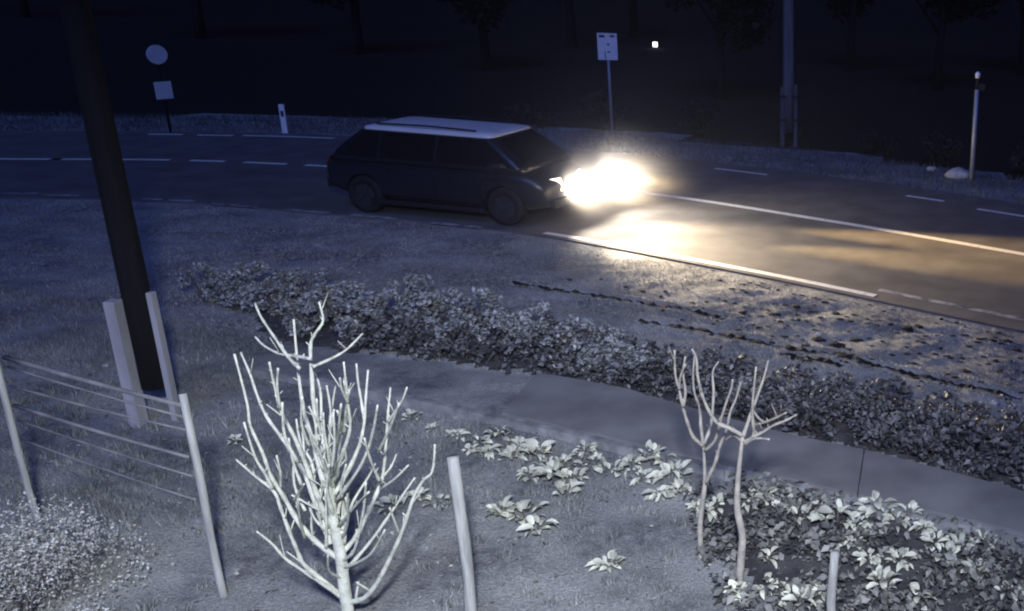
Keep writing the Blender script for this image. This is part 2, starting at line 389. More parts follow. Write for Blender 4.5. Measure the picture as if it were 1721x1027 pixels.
def scatter(n, lo, hi): return np.c_[RNG.uniform(lo[0], hi[0], n), RNG.uniform(lo[1], hi[1], n)]
def scatter_px(n, px):
    poly = [tuple(q) for q in xy(px)]; a = np.array(poly); o = np.zeros((0, 2)); k = 0
    while len(o) < n and k < 12: q = scatter(n, a.min(0), a.max(0)); o = np.r_[o, q[in_poly(q, poly)]]; k += 1
    return o[:n]
# garden grass
P = scatter_px(200000, [(-250, 540), (-250, 1200), (1900, 1200), (1900, 960), (1150, 775), (600, 650)]); dn = dist_poly(P[:, 0], P[:, 1], PAVE_N[::6])
den = wob(P[:, 0], P[:, 1], 2.2); P = P[(dn < -0.19) & (den + RNG.normal(0, 0.5, len(P)) > -0.25)]
z = gz(P[:, 0], P[:, 1]); k = 0.6 + 0.5 * np.clip(wob(P[:, 0], P[:, 1], 1.4) + 0.4, 0, 1.3)
tag(obj('garden_grass', blades('garden_grass', np.c_[P, z - 0.01], RNG.uniform(0.015, 0.06, len(P)) * k, MT['grass'], 0.0035, 0.9)), kind='stuff')
P = np.r_[scatter_px(26000, [(-300, 440), (-300, 590), (395, 618), (470, 572), (200, 515)]), (PAVE_N[RNG.integers(0, len(PAVE_N), 1500)] + RNG.normal(0, .04, (1500, 2)) + (PAVE_N[0] - offset(PAVE_N, .19)[0]))]
k = wob(P[:, 0], P[:, 1], 3) + RNG.normal(0, .5, len(P)) > -.2; P = P[k]
tag(obj('path_edge_grass', blades('path_edge_grass', np.c_[P, gz(P[:, 0], P[:, 1]) + .0], RNG.uniform(0.02, 0.09, len(P)), MT['grass'], 0.004, 0.9)), kind='stuff')
# tufts standing out of the lawn, and fallen leaves
TC = scatter_px(300, [(-150, 620), (-150, 1150), (1200, 1150), (1150, 800), (600, 680)]); TP = np.repeat(TC, 70, 0) + RNG.normal(0, .035, (21000, 2))
tag(obj('grass_tufts', blades('grass_tufts', np.c_[TP, gz(TP[:, 0], TP[:, 1]) - .01], RNG.uniform(0.03, 0.12, len(TP)) * np.repeat(RNG.uniform(.5, 1.2, 300), 70), MT['grass'], 0.0065, 0.7)), kind='stuff')
FL = scatter_px(900, [(-150, 600), (-150, 1150), (1900, 1150), (1900, 960), (1150, 775), (600, 660)])
tag(obj('fallen_leaves', leaf_cloud('fallen_leaves', np.c_[FL, gz(FL[:, 0], FL[:, 1]) + .022], RNG.uniform(.02, .055, len(FL)), MT['litter'], 2.5)), kind='stuff')
# verge grass
P = scatter_px(240000, [(-300, 300), (-300, 540), (600, 600), (1100, 680), (1900, 880), (1900, 560), (1100, 410), (500, 345)]); df = dist_poly(P[:, 0], P[:, 1], PAVE_F[::6]); dc = dist_poly(P[:, 0], P[:, 1], CEN)
P = P[(df > 0.05) & (dc < -LANE - 0.5)]; keep = wob(P[:, 0], P[:, 1], 2.6) + RNG.normal(0, 0.5, len(P)) > -0.4
for r in RUTS: keep &= np.abs(dist_poly(P[:, 0], P[:, 1], r)) > 0.07
P = P[keep]; z = gz(P[:, 0], P[:, 1])
tag(obj('verge_grass', blades('verge_grass', np.c_[P, z - 0.01], RNG.uniform(0.01, 0.045, len(P)), MT['vgrass'], 0.005, 1.2)), kind='stuff')
P = scatter_px(60000, [(-300, 150), (-300, 240), (700, 250), (1300, 310), (1900, 420), (1900, 300), (1100, 200), (500, 150)]); dc = dist_poly(P[:, 0], P[:, 1], CEN); P = P[(dc > LANE + 0.5) & (dc < LANE + 3.2)]
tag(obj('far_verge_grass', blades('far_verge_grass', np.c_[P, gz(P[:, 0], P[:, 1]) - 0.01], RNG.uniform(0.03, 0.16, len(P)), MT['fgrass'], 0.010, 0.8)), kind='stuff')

# ------------------------------------------------------------------ far land: woods, trees, scrub
def cloud_pts(n, r, squash=1.0, lumps=9, hole=0.5, lr=(.25, .5)):
    c = RNG.normal(size=(lumps, 3)); c /= np.linalg.norm(c, axis=1)[:, None]; c *= RNG.uniform(0.35, 0.75, lumps)[:, None] * r
    i = RNG.integers(0, lumps, n); q = RNG.normal(size=(n, 3)); q /= np.linalg.norm(q, axis=1)[:, None]
    q = c[i] + q * (RNG.uniform(*lr, lumps)[i] * r * RNG.uniform(hole, 1, n))[:, None]; q[:, 2] *= squash; return q
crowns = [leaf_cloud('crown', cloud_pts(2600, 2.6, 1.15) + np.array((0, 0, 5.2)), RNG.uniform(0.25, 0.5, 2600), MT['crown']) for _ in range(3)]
def trunk_me():
    b = MB(); b.tube([(0, 0, -0.3), (0.05, 0.03, 1.5), (-0.05, 0.1, 3.2), (0.1, 0, 5.4)], [0.24, 0.19, 0.15, 0.06], 8)
    for a in range(5): b.tube([(0, 0.05, 2.6 + a * 0.35), (math.cos(a * 2.3) * 0.9, math.sin(a * 2.3) * 0.9, 4 + a * 0.3), (math.cos(a * 2.3) * 1.7, math.sin(a * 2.3) * 1.7, 5.1 + a * .35)], [0.09, 0.06, 0.02], 6)
    return data('trunk', b.v, b.f, MT['darkbark'], True)
trunk = trunk_me()
TREES = [(120, 60, 1.1, 'far'), (390, 52, 1.2, 'far'), (640, 48, 1.0, 'far'), (840, 44, 0.9, 'far'), (980, 56, 1.2, 'far'), (1215, 38, 0.8, 'mid'), (1420, 50, 1.1, 'far'), (1560, 44, 1.0, 'far'), (1690, 52, 1.2, 'far'), (-150, 56, 1.1, 'far'), (1850, 46, 1.0, 'far'), (1080, 64, 1.2, 'far')]
LB = {0: 'dim tree in the darkness above the left end of the road', 1: 'dim tree in the darkness between the round sign and the car', 2: 'dim tree in the dark above the rear of the car',
      3: 'dim tree in the dark above the front of the car roof', 4: 'dim tree in the dark just left of the white roadside sign', 5: 'faintly lit leafy tree between the white roadside sign and the far wooden pole',
      6: 'dark tree just right of the far wooden pole', 7: 'dark tree left of the slender grey post', 8: 'dark tree behind the slender grey post at the right edge', 9: 'dark tree beyond the left edge of the view', 10: 'dark tree beyond the right edge of the view', 11: 'dark tree behind the small yard lamp'}
for i, (px, Y, s, kd) in enumerate(TREES):
    x = (px - XP) / F * Y * 1.04; t = empty('dark_tree', (x, Y, gh((x, Y)) - 0.05), random.uniform(0, 6)); t.scale = (s, s, s * random.uniform(0.85, 1.1))
    tag(t, LB[i], 'tree', 'trees in the dark beyond the road')
    obj('trunk', trunk, t); obj('crown', crowns[i % 3], t)
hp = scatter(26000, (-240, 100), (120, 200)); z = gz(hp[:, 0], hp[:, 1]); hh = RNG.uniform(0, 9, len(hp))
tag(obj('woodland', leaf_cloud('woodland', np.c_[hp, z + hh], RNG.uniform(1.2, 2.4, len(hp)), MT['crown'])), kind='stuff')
# scrub at the back of the far verge: each bush its own thing
scr = [leaf_cloud('foliage', cloud_pts(900, 0.8, 0.75) + np.array((0, 0, 0.5)), RNG.uniform(0.06, 0.15, 900), MT['scrub']) for _ in range(3)]
stm = MB()
for a in range(6): stm.tube([(0, 0, -0.05), (math.cos(a) * 0.2, math.sin(a) * 0.2, 0.4), (math.cos(a) * 0.45, math.sin(a) * 0.45, 0.9)], [0.025, 0.018, 0.006], 5)
stm = data('stem', stm.v, stm.f, MT['darkbark'])
FE = offset(CEN, LANE + 4.2)
k0, k1 = along(640, 270), along(1721, 400)
for n_, i in enumerate(range(k0, k1, 5)):
    p = FE[i] + RNG.normal(0, 0.35, 2); s = random.uniform(0.7, 1.15)
    b = empty('scrub_bush', (p[0], p[1], gh(p) - 0.08), random.uniform(0, 6)); b.scale = (s, s, s * random.uniform(0.7, 1.1))
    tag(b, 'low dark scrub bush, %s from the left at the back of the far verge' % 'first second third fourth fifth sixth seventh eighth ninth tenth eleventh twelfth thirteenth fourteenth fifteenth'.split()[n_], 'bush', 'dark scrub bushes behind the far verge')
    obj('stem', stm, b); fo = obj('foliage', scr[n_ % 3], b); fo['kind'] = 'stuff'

# ------------------------------------------------------------------ signs, poles and posts across the road
def vert(px, py): p = at(px, py, 0); return Vector((p.x, p.y, gh(p)))
def face_cam(p): return math.atan2(-p.x, p.y) 
def round_plate(b, c, r, th, n=20):
    v = []; 
    for s in (-th / 2, th / 2):
        for j in range(n): v.append((c[0] + r * math.cos(6.2832 * j / n), c[1] + s, c[2] + r * math.sin(6.2832 * j / n)))
    b.add(v, [tuple(range(n)), tuple(reversed(range(n, 2 * n)))] + [((j + 1) % n, j, n + j, n + (j + 1) % n) for j in range(n)])
# white sign with worn dark print
p = vert(1030, 240); zt = top_z(p, 55); zb = top_z(p, 100)
s1 = tag(empty('road_sign', p, face_cam(p) - 0.12), 'white upright sign plate with worn dark print on a thin pole beyond the car headlights', 'road sign')
b = MB(); b.tube([(0, 0, -0.3), (0, 0, zt - p.z - 0.1)], 0.033, 10); b.build('pole', MT['steel'], s1, True)
pw = 0.46; zc = (zt + zb) / 2 - p.z; ph = zt - zb
b = MB(); b.box((0, -0.05, zc), (pw, 0.02, ph)); plt = b.build('plate', MT['plate'], s1)
for c_, d_ in (((-0.12, zc + ph * .38), (.13, .06)), ((.12, zc + ph * .39), (.10, .05)), ((.02, zc + ph * .10), (.07, .025)), ((.02, zc + ph * .065), (.03, .05)), ((-.06, zc - ph * .33), (.02, .17)), ((.03, zc - ph * .20), (.07, .03))):
    b = MB(); b.box((c_[0], -.062, c_[1]), (d_[0], .004, d_[1])); b.build('print_mark', MT['print'], plt)
for k in (.2, -.2): b = MB(); b.box((0, -0.025, zc + k), (.12, .03, .04)); b.build('bracket', MT['steel'], s1)
# round sign with a rectangular plate under it, on the left
p = vert(287, 222); z1 = top_z(p, 91); z2 = top_z(p, 151)
s2 = tag(empty('traffic_sign', p, face_cam(p) + 0.45), 'grey round traffic sign over a small upright plate on a dark pole', 'traffic sign')
b = MB(); b.tube([(0, 0, -0.3), (0, 0, z1 - p.z + 0.15)], 0.03, 10); b.build('pole', MT['pole'], s2, True)
b = MB(); round_plate(b, (0, -0.045, z1 - p.z), 0.22, 0.02); b.build('round_plate', MT['plate2'], s2)
b = MB(); b.box((0, -0.045, z2 - p.z), (0.36, 0.02, 0.40)); b.build('rectangular_plate', MT['plate2'], s2)
# white marker post on the far edge
p = vert(480, 222); z1 = top_z(p, 175)
mk = tag(empty('marker_post', p, 0.2), 'short pale roadside marker post at the far edge of the road left of the car', 'marker post')
b = MB(); b.box((0, 0, (z1 - p.z) / 2 - 0.1), (0.12, 0.07, z1 - p.z + 0.2)); b.build('post', MT['plate2'], mk)
b = MB(); b.box((0, -0.037, z1 - p.z - 0.22), (0.07, 0.006, 0.14)); b.build('reflector', MT['print'], mk)
# slender post on the right
p = vert(1633, 301); z1 = top_z(p, 120); zz = top_z(p, 150)
gp = tag(empty('grey_post', p), 'slender grey roadside post with a pale tip at the far right', 'post')
b = MB(); b.tube([(0, 0, -0.2), (0, 0, zz - p.z)], [0.06, 0.05], 10); b.build('pole', MT['steel'], gp, True)
b = MB(); b.tube([(0, 0, zz - p.z), (0, 0, z1 - p.z - 0.14)], 0.035, 10); b.build('dark_sleeve', MT['trim'], gp, True)
b = MB(); b.tube([(0, 0, z1 - p.z - 0.14), (0, 0, z1 - p.z - .04), (0, 0, z1 - p.z)], [0.055, 0.055, 0.02], 10); b.build('pale_cap', MT['plate2'], gp, True)
b = MB(); b.box((0.10, 0, zz - p.z + 0.06), (0.14, 0.05, 0.14)); b.build('side_box', MT['trim'], gp)
def rock(name, p, r, label, cat, group=None, m='stone', sq=(1, 1, 0.6)):
    bm = bmesh.new(); bmesh.ops.create_icosphere(bm, subdivisions=2, radius=1)
    for q in bm.verts: q.co *= 1 + 0.22 * math.sin(q.co.x * 3.1 + r * 90) * math.cos(q.co.y * 2.7 + p[0] * 3) + random.uniform(-.07, .07)
    for q in bm.verts: q.co.x *= r * sq[0]; q.co.y *= r * sq[1]; q.co.z *= r * sq[2]
    me = bpy.data.meshes.new(name); bm.to_mesh(me); bm.free(); me.materials.append(MT[m])
    me.polygons.foreach_set('use_smooth', [True] * len(me.polygons))
    return tag(obj(name, me, None, p), label, cat, group)
q = vert(1610, 297); rock('pale_rock', (q.x, q.y, q.z + 0.06), 0.26, 'pale rock at the foot of the slender grey post', 'rock', sq=(1.3, .8, .6))
q = vert(1566, 283); rock('small_rock', (q.x, q.y, q.z + 0.04), 0.12, 'small pale rock on the verge top left of the slender grey post', 'rock')
# utility poles: a tarred wooden pole held between two concrete stubs
def utility_pole(p, ht, r, leg_h, rz, label, sep=0.21, lean=(0, 0), lw=(0.2, 0.13), wm='pole'):
    t = tag(empty('utility_pole', p, rz), label, 'utility pole')
    b = MB(); n = 8; b.tube([(lean[0] * i / n, lean[1] * i / n, 0.35 + (ht - 0.35) * i / n) for i in range(n + 1)], [r * (1 - 0.25 * i / n) for i in range(n + 1)], 16); b.build('wooden_pole', MT[wm], t, True)
    for s, w in ((-1, lw[0]), (1, lw[1])):
        b = MB(); c = s * (sep + (0.02 if s > 0 else 0)); hh = leg_h * (1 if s < 0 else 1.04)
        v = []; 
        for zz_, k in ((-0.3, 1.0), (hh - 0.012, 0.94), (hh, 0.88)):
            for x_, y_ in ((-1, -1), (1, -1), (1, 1), (-1, 1)): v.append((c + x_ * w / 2 * k, (-.14 if s < 0 and wm == 'pole' else 0) + y_ * ((0.06 if wm == 'pole' else .10) if s < 0 else .03 + w * .12) * k, zz_))
        b.add(v, [(3, 2, 1, 0), (8, 9, 10, 11)] + [(i * 4 + j, i * 4 + (j + 1) % 4, i * 4 + 4 + (j + 1) % 4, i * 4 + 4 + j) for i in range(2) for j in range(4)])
        b.build('concrete_stub', MT['stub' if wm == 'pole' else 'greypole'], t)
    for z_ in ((leg_h * 0.45, leg_h * 0.85) if wm != 'pole' else ()):
        b = MB(); o = (r + 0.02)
        for y_ in (-.125, .125): b = MB(); b.box((0, y_, z_), (sep * 2 + lw[1] + 0.05, 0.012, 0.05)); b.build('steel_strap', MT['trim'], t)
    return t
p = vert(272, 698); zl = top_z(p, 498)
utility_pole(p, 9.6, 0.12, zl - p.z, 0.0, 'near dark wooden utility pole held between two pale concrete stubs', sep=0.125, lw=(0.11, 0.055))
p = vert(1325, 236); zl = top_z(p, 146)
utility_pole(p, 10.5, 0.15, zl - p.z, 0.3, 'far wooden utility pole with paler stubs beyond the road on the right', sep=0.165, lw=(0.09, 0.09), wm='greypole')
# tiny lit yard lamp far away
Yd = 58; d = ray(1102, 74); q = CAMP + d * (Yd / d.y); g0 = gh((q.x, q.y))
yl = tag(empty('yard_lamp', (q.x, q.y, g0)), 'tiny white lit yard lamp far off in the dark right of the road sign', 'lamp')
b = MB(); b.tube([(0, 0, -0.3), (0, 0, q.z - g0 + 0.25)], 0.06, 8); b.build('pole', MT['trim'], yl)
b = MB(); b.box((0, -0.12, q.z - g0), (0.24, 0.1, 0.26)); b.build('lamp_glass', MT['dot'], yl)
b = MB(); b.box((0, -0.1, q.z - g0 + 0.17), (0.32, 0.2, 0.05)); b.build('lamp_hood', MT['trim'], yl)

# ------------------------------------------------------------------ the car
def build_car():
    pr = at(640, 372); a = FINE[int(np.argmin(((FINE - np.array((pr.x, pr.y))) ** 2).sum(1)))]
    c0 = at(770, 353); i = int(np.argmin(((FINE - np.array((c0.x, c0.y))) ** 2).sum(1)))
    tg = FINE[i + 4] - FINE[i - 4]; ang = math.atan2(tg[1], tg[0]); tg /= np.linalg.norm(tg)
    pos = FINE[i] + np.array((tg[1], -tg[0])) * (LANE * 0.80)
    car = tag(empty('car', (pos[0], pos[1], 0.004), ang), 'dark car with a pale roof and both headlights blazing on the near lane', 'car')
    st = [(-2.16, .46, .84, .70), (-2.08, .34, .94, .82), (-1.7, .25, .98, .87), (-0.8, .23, .97, .895), (0.2, .23, .96, .895), (1.4, .23, .955, .89), (1.7, .24, .935, .875), (1.9, .27, .87, .84), (2.08, .32, .78, .75), (2.17, .42, .66, .62)]
    v = []; f = []; n = 14
    for x, zb, zt, w in st:
        zm = zb + (zt - zb) * .5
        half = [(0.0, zb), (w * .80, zb), (w * .95, zb + .08), (w, zm), (w * .985, zt - .10), (w * .90, zt - .015), (w * .5, zt + .02), (0, zt + .03)]
        ring = half + [(-y, z) for y, z in reversed(half[1:-1])]
        v += [(x, y, z) for y, z in ring]
    for i_ in range(len(st) - 1):
        for j in range(n): a_ = i_ * n + j; b_ = i_ * n + (j + 1) % n; f.append((a_, b_, b_ + n, a_ + n))
    f.append(tuple(range(n - 1, -1, -1))); f.append(tuple((len(st) - 1) * n + j for j in range(n)))
    me = data('body', v, f, MT['body'], True)
    bm = bmesh.new(); bm.from_mesh(me); bmesh.ops.recalc_face_normals(bm, faces=bm.faces); bm.to_mesh(me); bm.free()
    body = obj('body', me, car)
    ss = body.modifiers.new('s', 'SUBSURF'); ss.levels = 2; ss.render_levels = 2
    cut = MB()
    for x in (-1.32, 1.36):
        for s in (-1, 1): cut.tube([(x, s * 0.62, 0.32), (x, s * 1.1, 0.32)], 0.37, 24)
    cm = data('cutter', cut.v, cut.f, MT['trim']); bm = bmesh.new(); bm.from_mesh(cm); bmesh.ops.recalc_face_normals(bm, faces=bm.faces); bm.to_mesh(cm); bm.free()
    co = bpy.data.objects.new('cutter', cm); COL.objects.link(co); co.parent = car
    bo = body.modifiers.new('b', 'BOOLEAN'); bo.operation = 'DIFFERENCE'; bo.object = co; bo.solver = 'EXACT'
    bpy.context.view_layer.update(); dg = bpy.context.evaluated_depsgraph_get()
    nm = bpy.data.meshes.new_from_object(body.evaluated_get(dg)); body.modifiers.clear(); body.data = nm; bpy.data.objects.remove(co)
    nm.name = 'body'
    # cabin shell
    def xf(z): t = (z - .95) / .54; return 1.76 - 0.70 * t ** 1.15
    def xr(z): t = (z - .95) / .54; return -1.98 + 0.62 * t ** 1.2
    def hw(z): t = (z - .95) / .54; return .835 - .20 * t ** 1.4
    def ring(z, e=0):
        a_, b_, w = xf(z) + e, xr(z) - e, hw(z) + e; r = .14; pts = []
        for cx, cy, q0 in ((a_ - r, w - r, 0), (b_ + r, w - r, 90), (b_ + r, -w + r, 180), (a_ - r, -w + r, 270)):
            for k in range(4): q = math.radians(q0 + k * 30); pts.append((cx + r * math.cos(q), cy + r * math.sin(q), z))
        return pts
    zs = [.90, 1.05, 1.17, 1.30, 1.41, 1.46]; v = []; 
    zs2 = [max(z, .95) for z in zs]
    for z, z2 in zip(zs, zs2): v += [(x, y, z) for x, y, _ in ring(z2)]
    f = [(i_ * 16 + j, i_ * 16 + (j + 1) % 16, i_ * 16 + 16 + (j + 1) % 16, i_ * 16 + 16 + j) for i_ in range(len(zs) - 1) for j in range(16)]
    f += [tuple(range(15, -1, -1)), tuple((len(zs) - 1) * 16 + j for j in range(16))]
    obj('cabin', data('cabin', v, f, MT['body'], True), car)
    v = []
    for z, e in ((1.445, .012), (1.49, -.01), (1.52, -.14), (1.535, -.4)):
        v += [(x, y, z) for x, y, _ in ring(1.46, e)]
    f = [(i_ * 16 + j, i_ * 16 + (j + 1) % 16, i_ * 16 + 16 + (j + 1) % 16, i_ * 16 + 16 + j) for i_ in range(3) for j in range(16)] + [tuple(range(15, -1, -1)), tuple(48 + j for j in range(16))]
    obj('roof', data('roof', v, f, MT['roof'], True), car)
    def panel(name, fn, nu, nv, m, th=0.008, parent=car):
        """fn(u, v) -> point and outward normal"""
        v = []; f = []
        for l in (1, -1):
            for i_ in range(nu + 1):
                for j in range(nv + 1):
                    p_, n_ = fn(i_ / nu, j / nv); v.append(Vector(p_) + Vector(n_) * (0.006 if l > 0 else -th))
        N = (nu + 1) * (nv + 1); g = lambda l, i_, j: l * N + i_ * (nv + 1) + j
        for i_ in range(nu):
            for j in range(nv):
                f.append((g(0, i_, j), g(0, i_ + 1, j), g(0, i_ + 1, j + 1), g(0, i_, j + 1))); f.append((g(1, i_, j), g(1, i_, j + 1), g(1, i_ + 1, j + 1), g(1, i_ + 1, j)))
        edge = [(i_, 0) for i_ in range(nu + 1)] + [(nu, j) for j in range(1, nv + 1)] + [(i_, nv) for i_ in range(nu - 1, -1, -1)] + [(0, j) for j in range(nv - 1, 0, -1)]
        for k in range(len(edge)):
            a_, b_ = edge[k], edge[(k + 1) % len(edge)]; f.append((g(0, *a_), g(0, *b_), g(1, *b_), g(1, *a_)))
        return obj(name, data(name, v, f, m), parent)
    z0, z1 = 1.0, 1.42
    for s in (-1, 1):
        def side(xa, xb):
            def fn(u, w):
                z = z0 + (z1 - z0) * w; xa_ = xa if xa is not None else xr(z) + .19; xb_ = xb if xb is not None else xf(z) - .17
                return (xa_ + (xb_ - xa_) * u, s * hw(z), z), (0, s * .95, .3)
            return fn
        panel('side_window', side(None, -1.02), 3, 5, MT['glass']); panel('side_window', side(-0.96, 0.06), 3, 5, MT['glass']); panel('side_window', side(0.12, None), 3, 5, MT['glass'])
        for xa, xb in ((-0.98, 0.08), (0.10, 0.96)):
            dr = panel('door', lambda u, w, xa=xa, xb=xb: ((xa + (xb - xa) * u, s * (.893 - .012 * abs(w - .5) * 2 - .07 * max(0, .2 - w)), .36 + .5 * w), (0, s, 0)), 4, 4, MT['body'], 0.02)
            b = MB(); b.box((xa + .13, s * .915, .80), (.17, .022, .03)); b.build('door_handle', MT['trim'], dr)
        b = MB(); b.box((1.25, s * .93, 1.02), (.12, .2, .12)); b.box((1.25, s * .84, .99), (.05, .08, .04)); b.build('door_mirror', MT['body'], car)
        b = MB(); b.box((-.1, s * .86, .235), (2.2, .06, .08)); b.build('sill_trim', MT['trim'], car)
        b = MB(); b.tube([(-1.15, s * .56, 1.545), (-.2, s * .57, 1.565), (.75, s * .56, 1.545)], .016, 6); b.build('roof_rail', MT['trim'], car)
    panel('windscreen', lambda u, w: ((xf(1.0 + .42 * w), (u - .5) * 2 * (hw(1.0 + .42 * w) - .16), 1.0 + .42 * w), (.75, 0, .65)), 5, 5, MT['glass'])
    panel('rear_window', lambda u, w: ((xr(1.06 + .36 * w), (u - .5) * 2 * (hw(1.06 + .36 * w) - .17), 1.06 + .36 * w), (-.9, 0, .4)), 5, 4, MT['glass'])
    # wheels
    t = MB(); n = 28; prof = [(.20, -.10), (.29, -.105), (.325, -.085), (.335, -.04), (.335, .04), (.325, .085), (.29, .105), (.20, .10)]
    tv = []; tf = []
    for j in range(n):
        q = 6.28318 * j / n; tv += [(r * math.cos(q), y, r * math.sin(q)) for r, y in prof]
    for j in range(n):
        for k in range(8): tf.append((j * 8 + k, j * 8 + (k + 1) % 8, ((j + 1) % n) * 8 + (k + 1) % 8, ((j + 1) % n) * 8 + k))
    tyre = data('tyre', tv, tf, MT['tyre'], True)
    rm = MB(); rm.tube([(0, -.07, 0), (0, .07, 0)], .21, 24)
    for k in range(5):
        R = Matrix.Rotation(k * 1.2566, 3, 'Y'); rm.box(R @ Vector((.11, .078, 0)), (.2, .03, .05), R); rm.box(R @ Vector((.11, -.078, 0)), (.2, .03, .05), R)
    rimd = data('rim', rm.v, rm.f, MT['rim'])
    for x in (-1.32, 1.36):
        for s in (-1, 1):
            w = empty('wheel', (x, s * .775, .335)); w.parent = car; obj('tyre', tyre, w); obj('rim', rimd, w)
    # front: lamps, grille, bumper; rear: lamps, bumper, plates
    for s in (-1, 1):
        hl = panel('headlight', lambda u, w: ((2.175 - .30 * u ** 1.6 - .06 * w, s * (.30 + .48 * u), .58 + .22 * w), (.85, s * .45, .25)), 6, 3, MT['lamp'], .03)
        panel('tail_light', lambda u, w: ((-2.15 + .16 * u, s * (.52 + .28 * u), .74 + .18 * w), (-.8, s * .5, 0)), 3, 3, MT['red'], .02)
        loc = Vector((2.34, s * .60, .70))
        for nm_, en, size, bl, down in (('headlight_beam', 25000, 16, 1.0, -.056), ('headlight_wide', 4600, 64, 1.0, -.03), ('headlight_spill', 800, 150, 1.0, .08)):
            d = bpy.data.lights.new(nm_, 'SPOT'); d.energy = en; d.color = dict(headlight_beam=(1.0, .68, .30), headlight_wide=(1.0, .80, .54), headlight_spill=(1.0, .90, .74))[nm_]; d.spot_size = math.radians(size); d.spot_blend = bl; d.shadow_soft_size = .07
            o = bpy.data.objects.new(nm_, d); COL.objects.link(o); o.parent = car; o.location = loc; o.rotation_euler = Vector((1, -.42 if nm_ == 'headlight_wide' else 0.0, down)).to_track_quat('-Z', 'Y').to_euler()
    b = MB(); b.box((2.16, 0, .60), (.05, .62, .13))
    for k in range(4): b.box((2.19, 0, .55 + k * .033), (.02, .60, .012))
    b.build('grille', MT['trim'], car)
    b = MB(); b.box((2.14, 0, .40), (.12, 1.3, .13)); b.build('front_bumper', MT['trim'], car)
    b = MB(); b.box((2.21, 0, .47), (.012, .5, .11)); b.build('number_plate', MT['numplate'], car)
    b = MB(); b.box((-2.10, 0, .46), (.14, 1.4, .16)); b.build('rear_bumper', MT['trim'], car)
    b = MB(); b.box((-2.178, 0, .66), (.012, .5, .11)); b.build('number_plate', MT['numplate'], car)
    return car
car = build_car()

# ------------------------------------------------------------------ fence on the left, posts
def post(p, py, r, name, label=None, cat=None, parent=None, m='wood', lean=0.0, sq=False):
    z = top_z(p, py) - p.z
    b = MB(); k = 5; pts = [(0.012 * math.sin(i * 1.7 + p.x), 0.01 * math.cos(i * 2.1 + p.x), -0.25 + (z + .25) * i / k) for i in range(k + 1)]
    b.tube(pts, [r * (1.08 - .1 * i / k + .05 * math.sin(i * 2.3)) for i in range(k + 1)], 9)
    o = b.build(name, MT[m], parent, True, p if parent is None else p - parent.location)
    if label: tag(o, label, cat)
    return o
fp1 = vert(70, 902); fp2 = vert(374, 992)
fence = tag(empty('garden_fence', (0, 0, 0)), 'weathered garden fence of two thin posts and pale rails at the lower left', 'fence')
post(fp1, 606, 0.024, 'post', parent=fence); post(fp2, 662, 0.027, 'post', parent=fence)
dirf = (fp2 - fp1)
def rail(pa, pb, w, off):
    # the rail hangs on the fence line, at the height the photograph shows it
    def onf(px, py):
        d = ray(px, py); nrm = Vector((-dirf.y, dirf.x, 0)).normalized(); base = fp1 + nrm * off
        t = (base - CAMP).dot(nrm) / d.dot(nrm); return CAMP + d * t
    a = onf(*pa); c = onf(*pb); b = MB(); n = 6
    pts = [a.lerp(c, i / n) + Vector((0, 0, -0.012 * math.sin(math.pi * i / n))) for i in range(n + 1)]
    b.tube(pts, [w * .75 * (1 - .25 * i / n) for i in range(n + 1)], 8); b.build('rail', MT['rail'], fence, True)
for pa, pb, w in (((8, 600), (306, 681), .026), ((12, 616), (308, 700), .013), ((16, 648), (312, 722), .014), ((24, 681), (318, 768), .020), ((30, 706), (324, 800), .012), ((36, 738), (330, 840), .010)):
    rail(pa, pb, w, 0.03)
sp_ = vert(795, 1046); post(sp_, 768, 0.040, 'wooden_stake', 'stout pale wooden stake standing right of the big bare tree', 'stake')
q = vert(1398, 1075); post(q, 926, 0.032, 'short_stake', 'short pale stake among the leafy plants at the lower right', 'stake')

def soil_bed(px, name='planting_bed'):
    P = scatter_px(1, px); poly = xy(px); a = np.array(poly); gx = np.arange(a[:, 0].min(), a[:, 0].max(), .06); gy = np.arange(a[:, 1].min(), a[:, 1].max(), .06)
    X, Y = np.meshgrid(gx, gy); Q = np.c_[X.ravel(), Y.ravel()]; ins = in_poly(Q + np.c_[wob(Q[:, 0], Q[:, 1], 9), wob(Q[:, 1], Q[:, 0], 8)] * .05, [tuple(q) for q in poly]).reshape(X.shape)
    z = gz(Q[:, 0], Q[:, 1]) + .012 + .012 * wob(Q[:, 0], Q[:, 1], 30); i = np.arange(X.size).reshape(X.shape)
    ok = ins[:-1, :-1] & ins[1:, :-1] & ins[1:, 1:] & ins[:-1, 1:]
    f = np.stack([i[:-1, :-1], i[:-1, 1:], i[1:, 1:], i[1:, :-1]], -1)[ok]; u, inv = np.unique(f, return_inverse=True)
    tag(obj(name, bulk(name, np.c_[Q, z][u], inv.reshape(f.shape), MT['soil'])), kind='structure')
BED1 = [(1165, 840), (1260, 806), (1420, 848), (1640, 900), (1800, 946), (1800, 1100), (1400, 1100), (1290, 1000), (1210, 930)]
BED2 = [(430, 556), (560, 586), (640, 590), (1000, 644), (1130, 678), (1300, 726), (1460, 760), (1600, 796), (1721, 828), (1850, 863), (1850, 760), (1721, 722), (1560, 692), (1400, 668), (1250, 632), (1130, 610), (1000, 584), (850, 553), (700, 540), (430, 505)]
soil_bed(BED1); soil_bed(BED2)
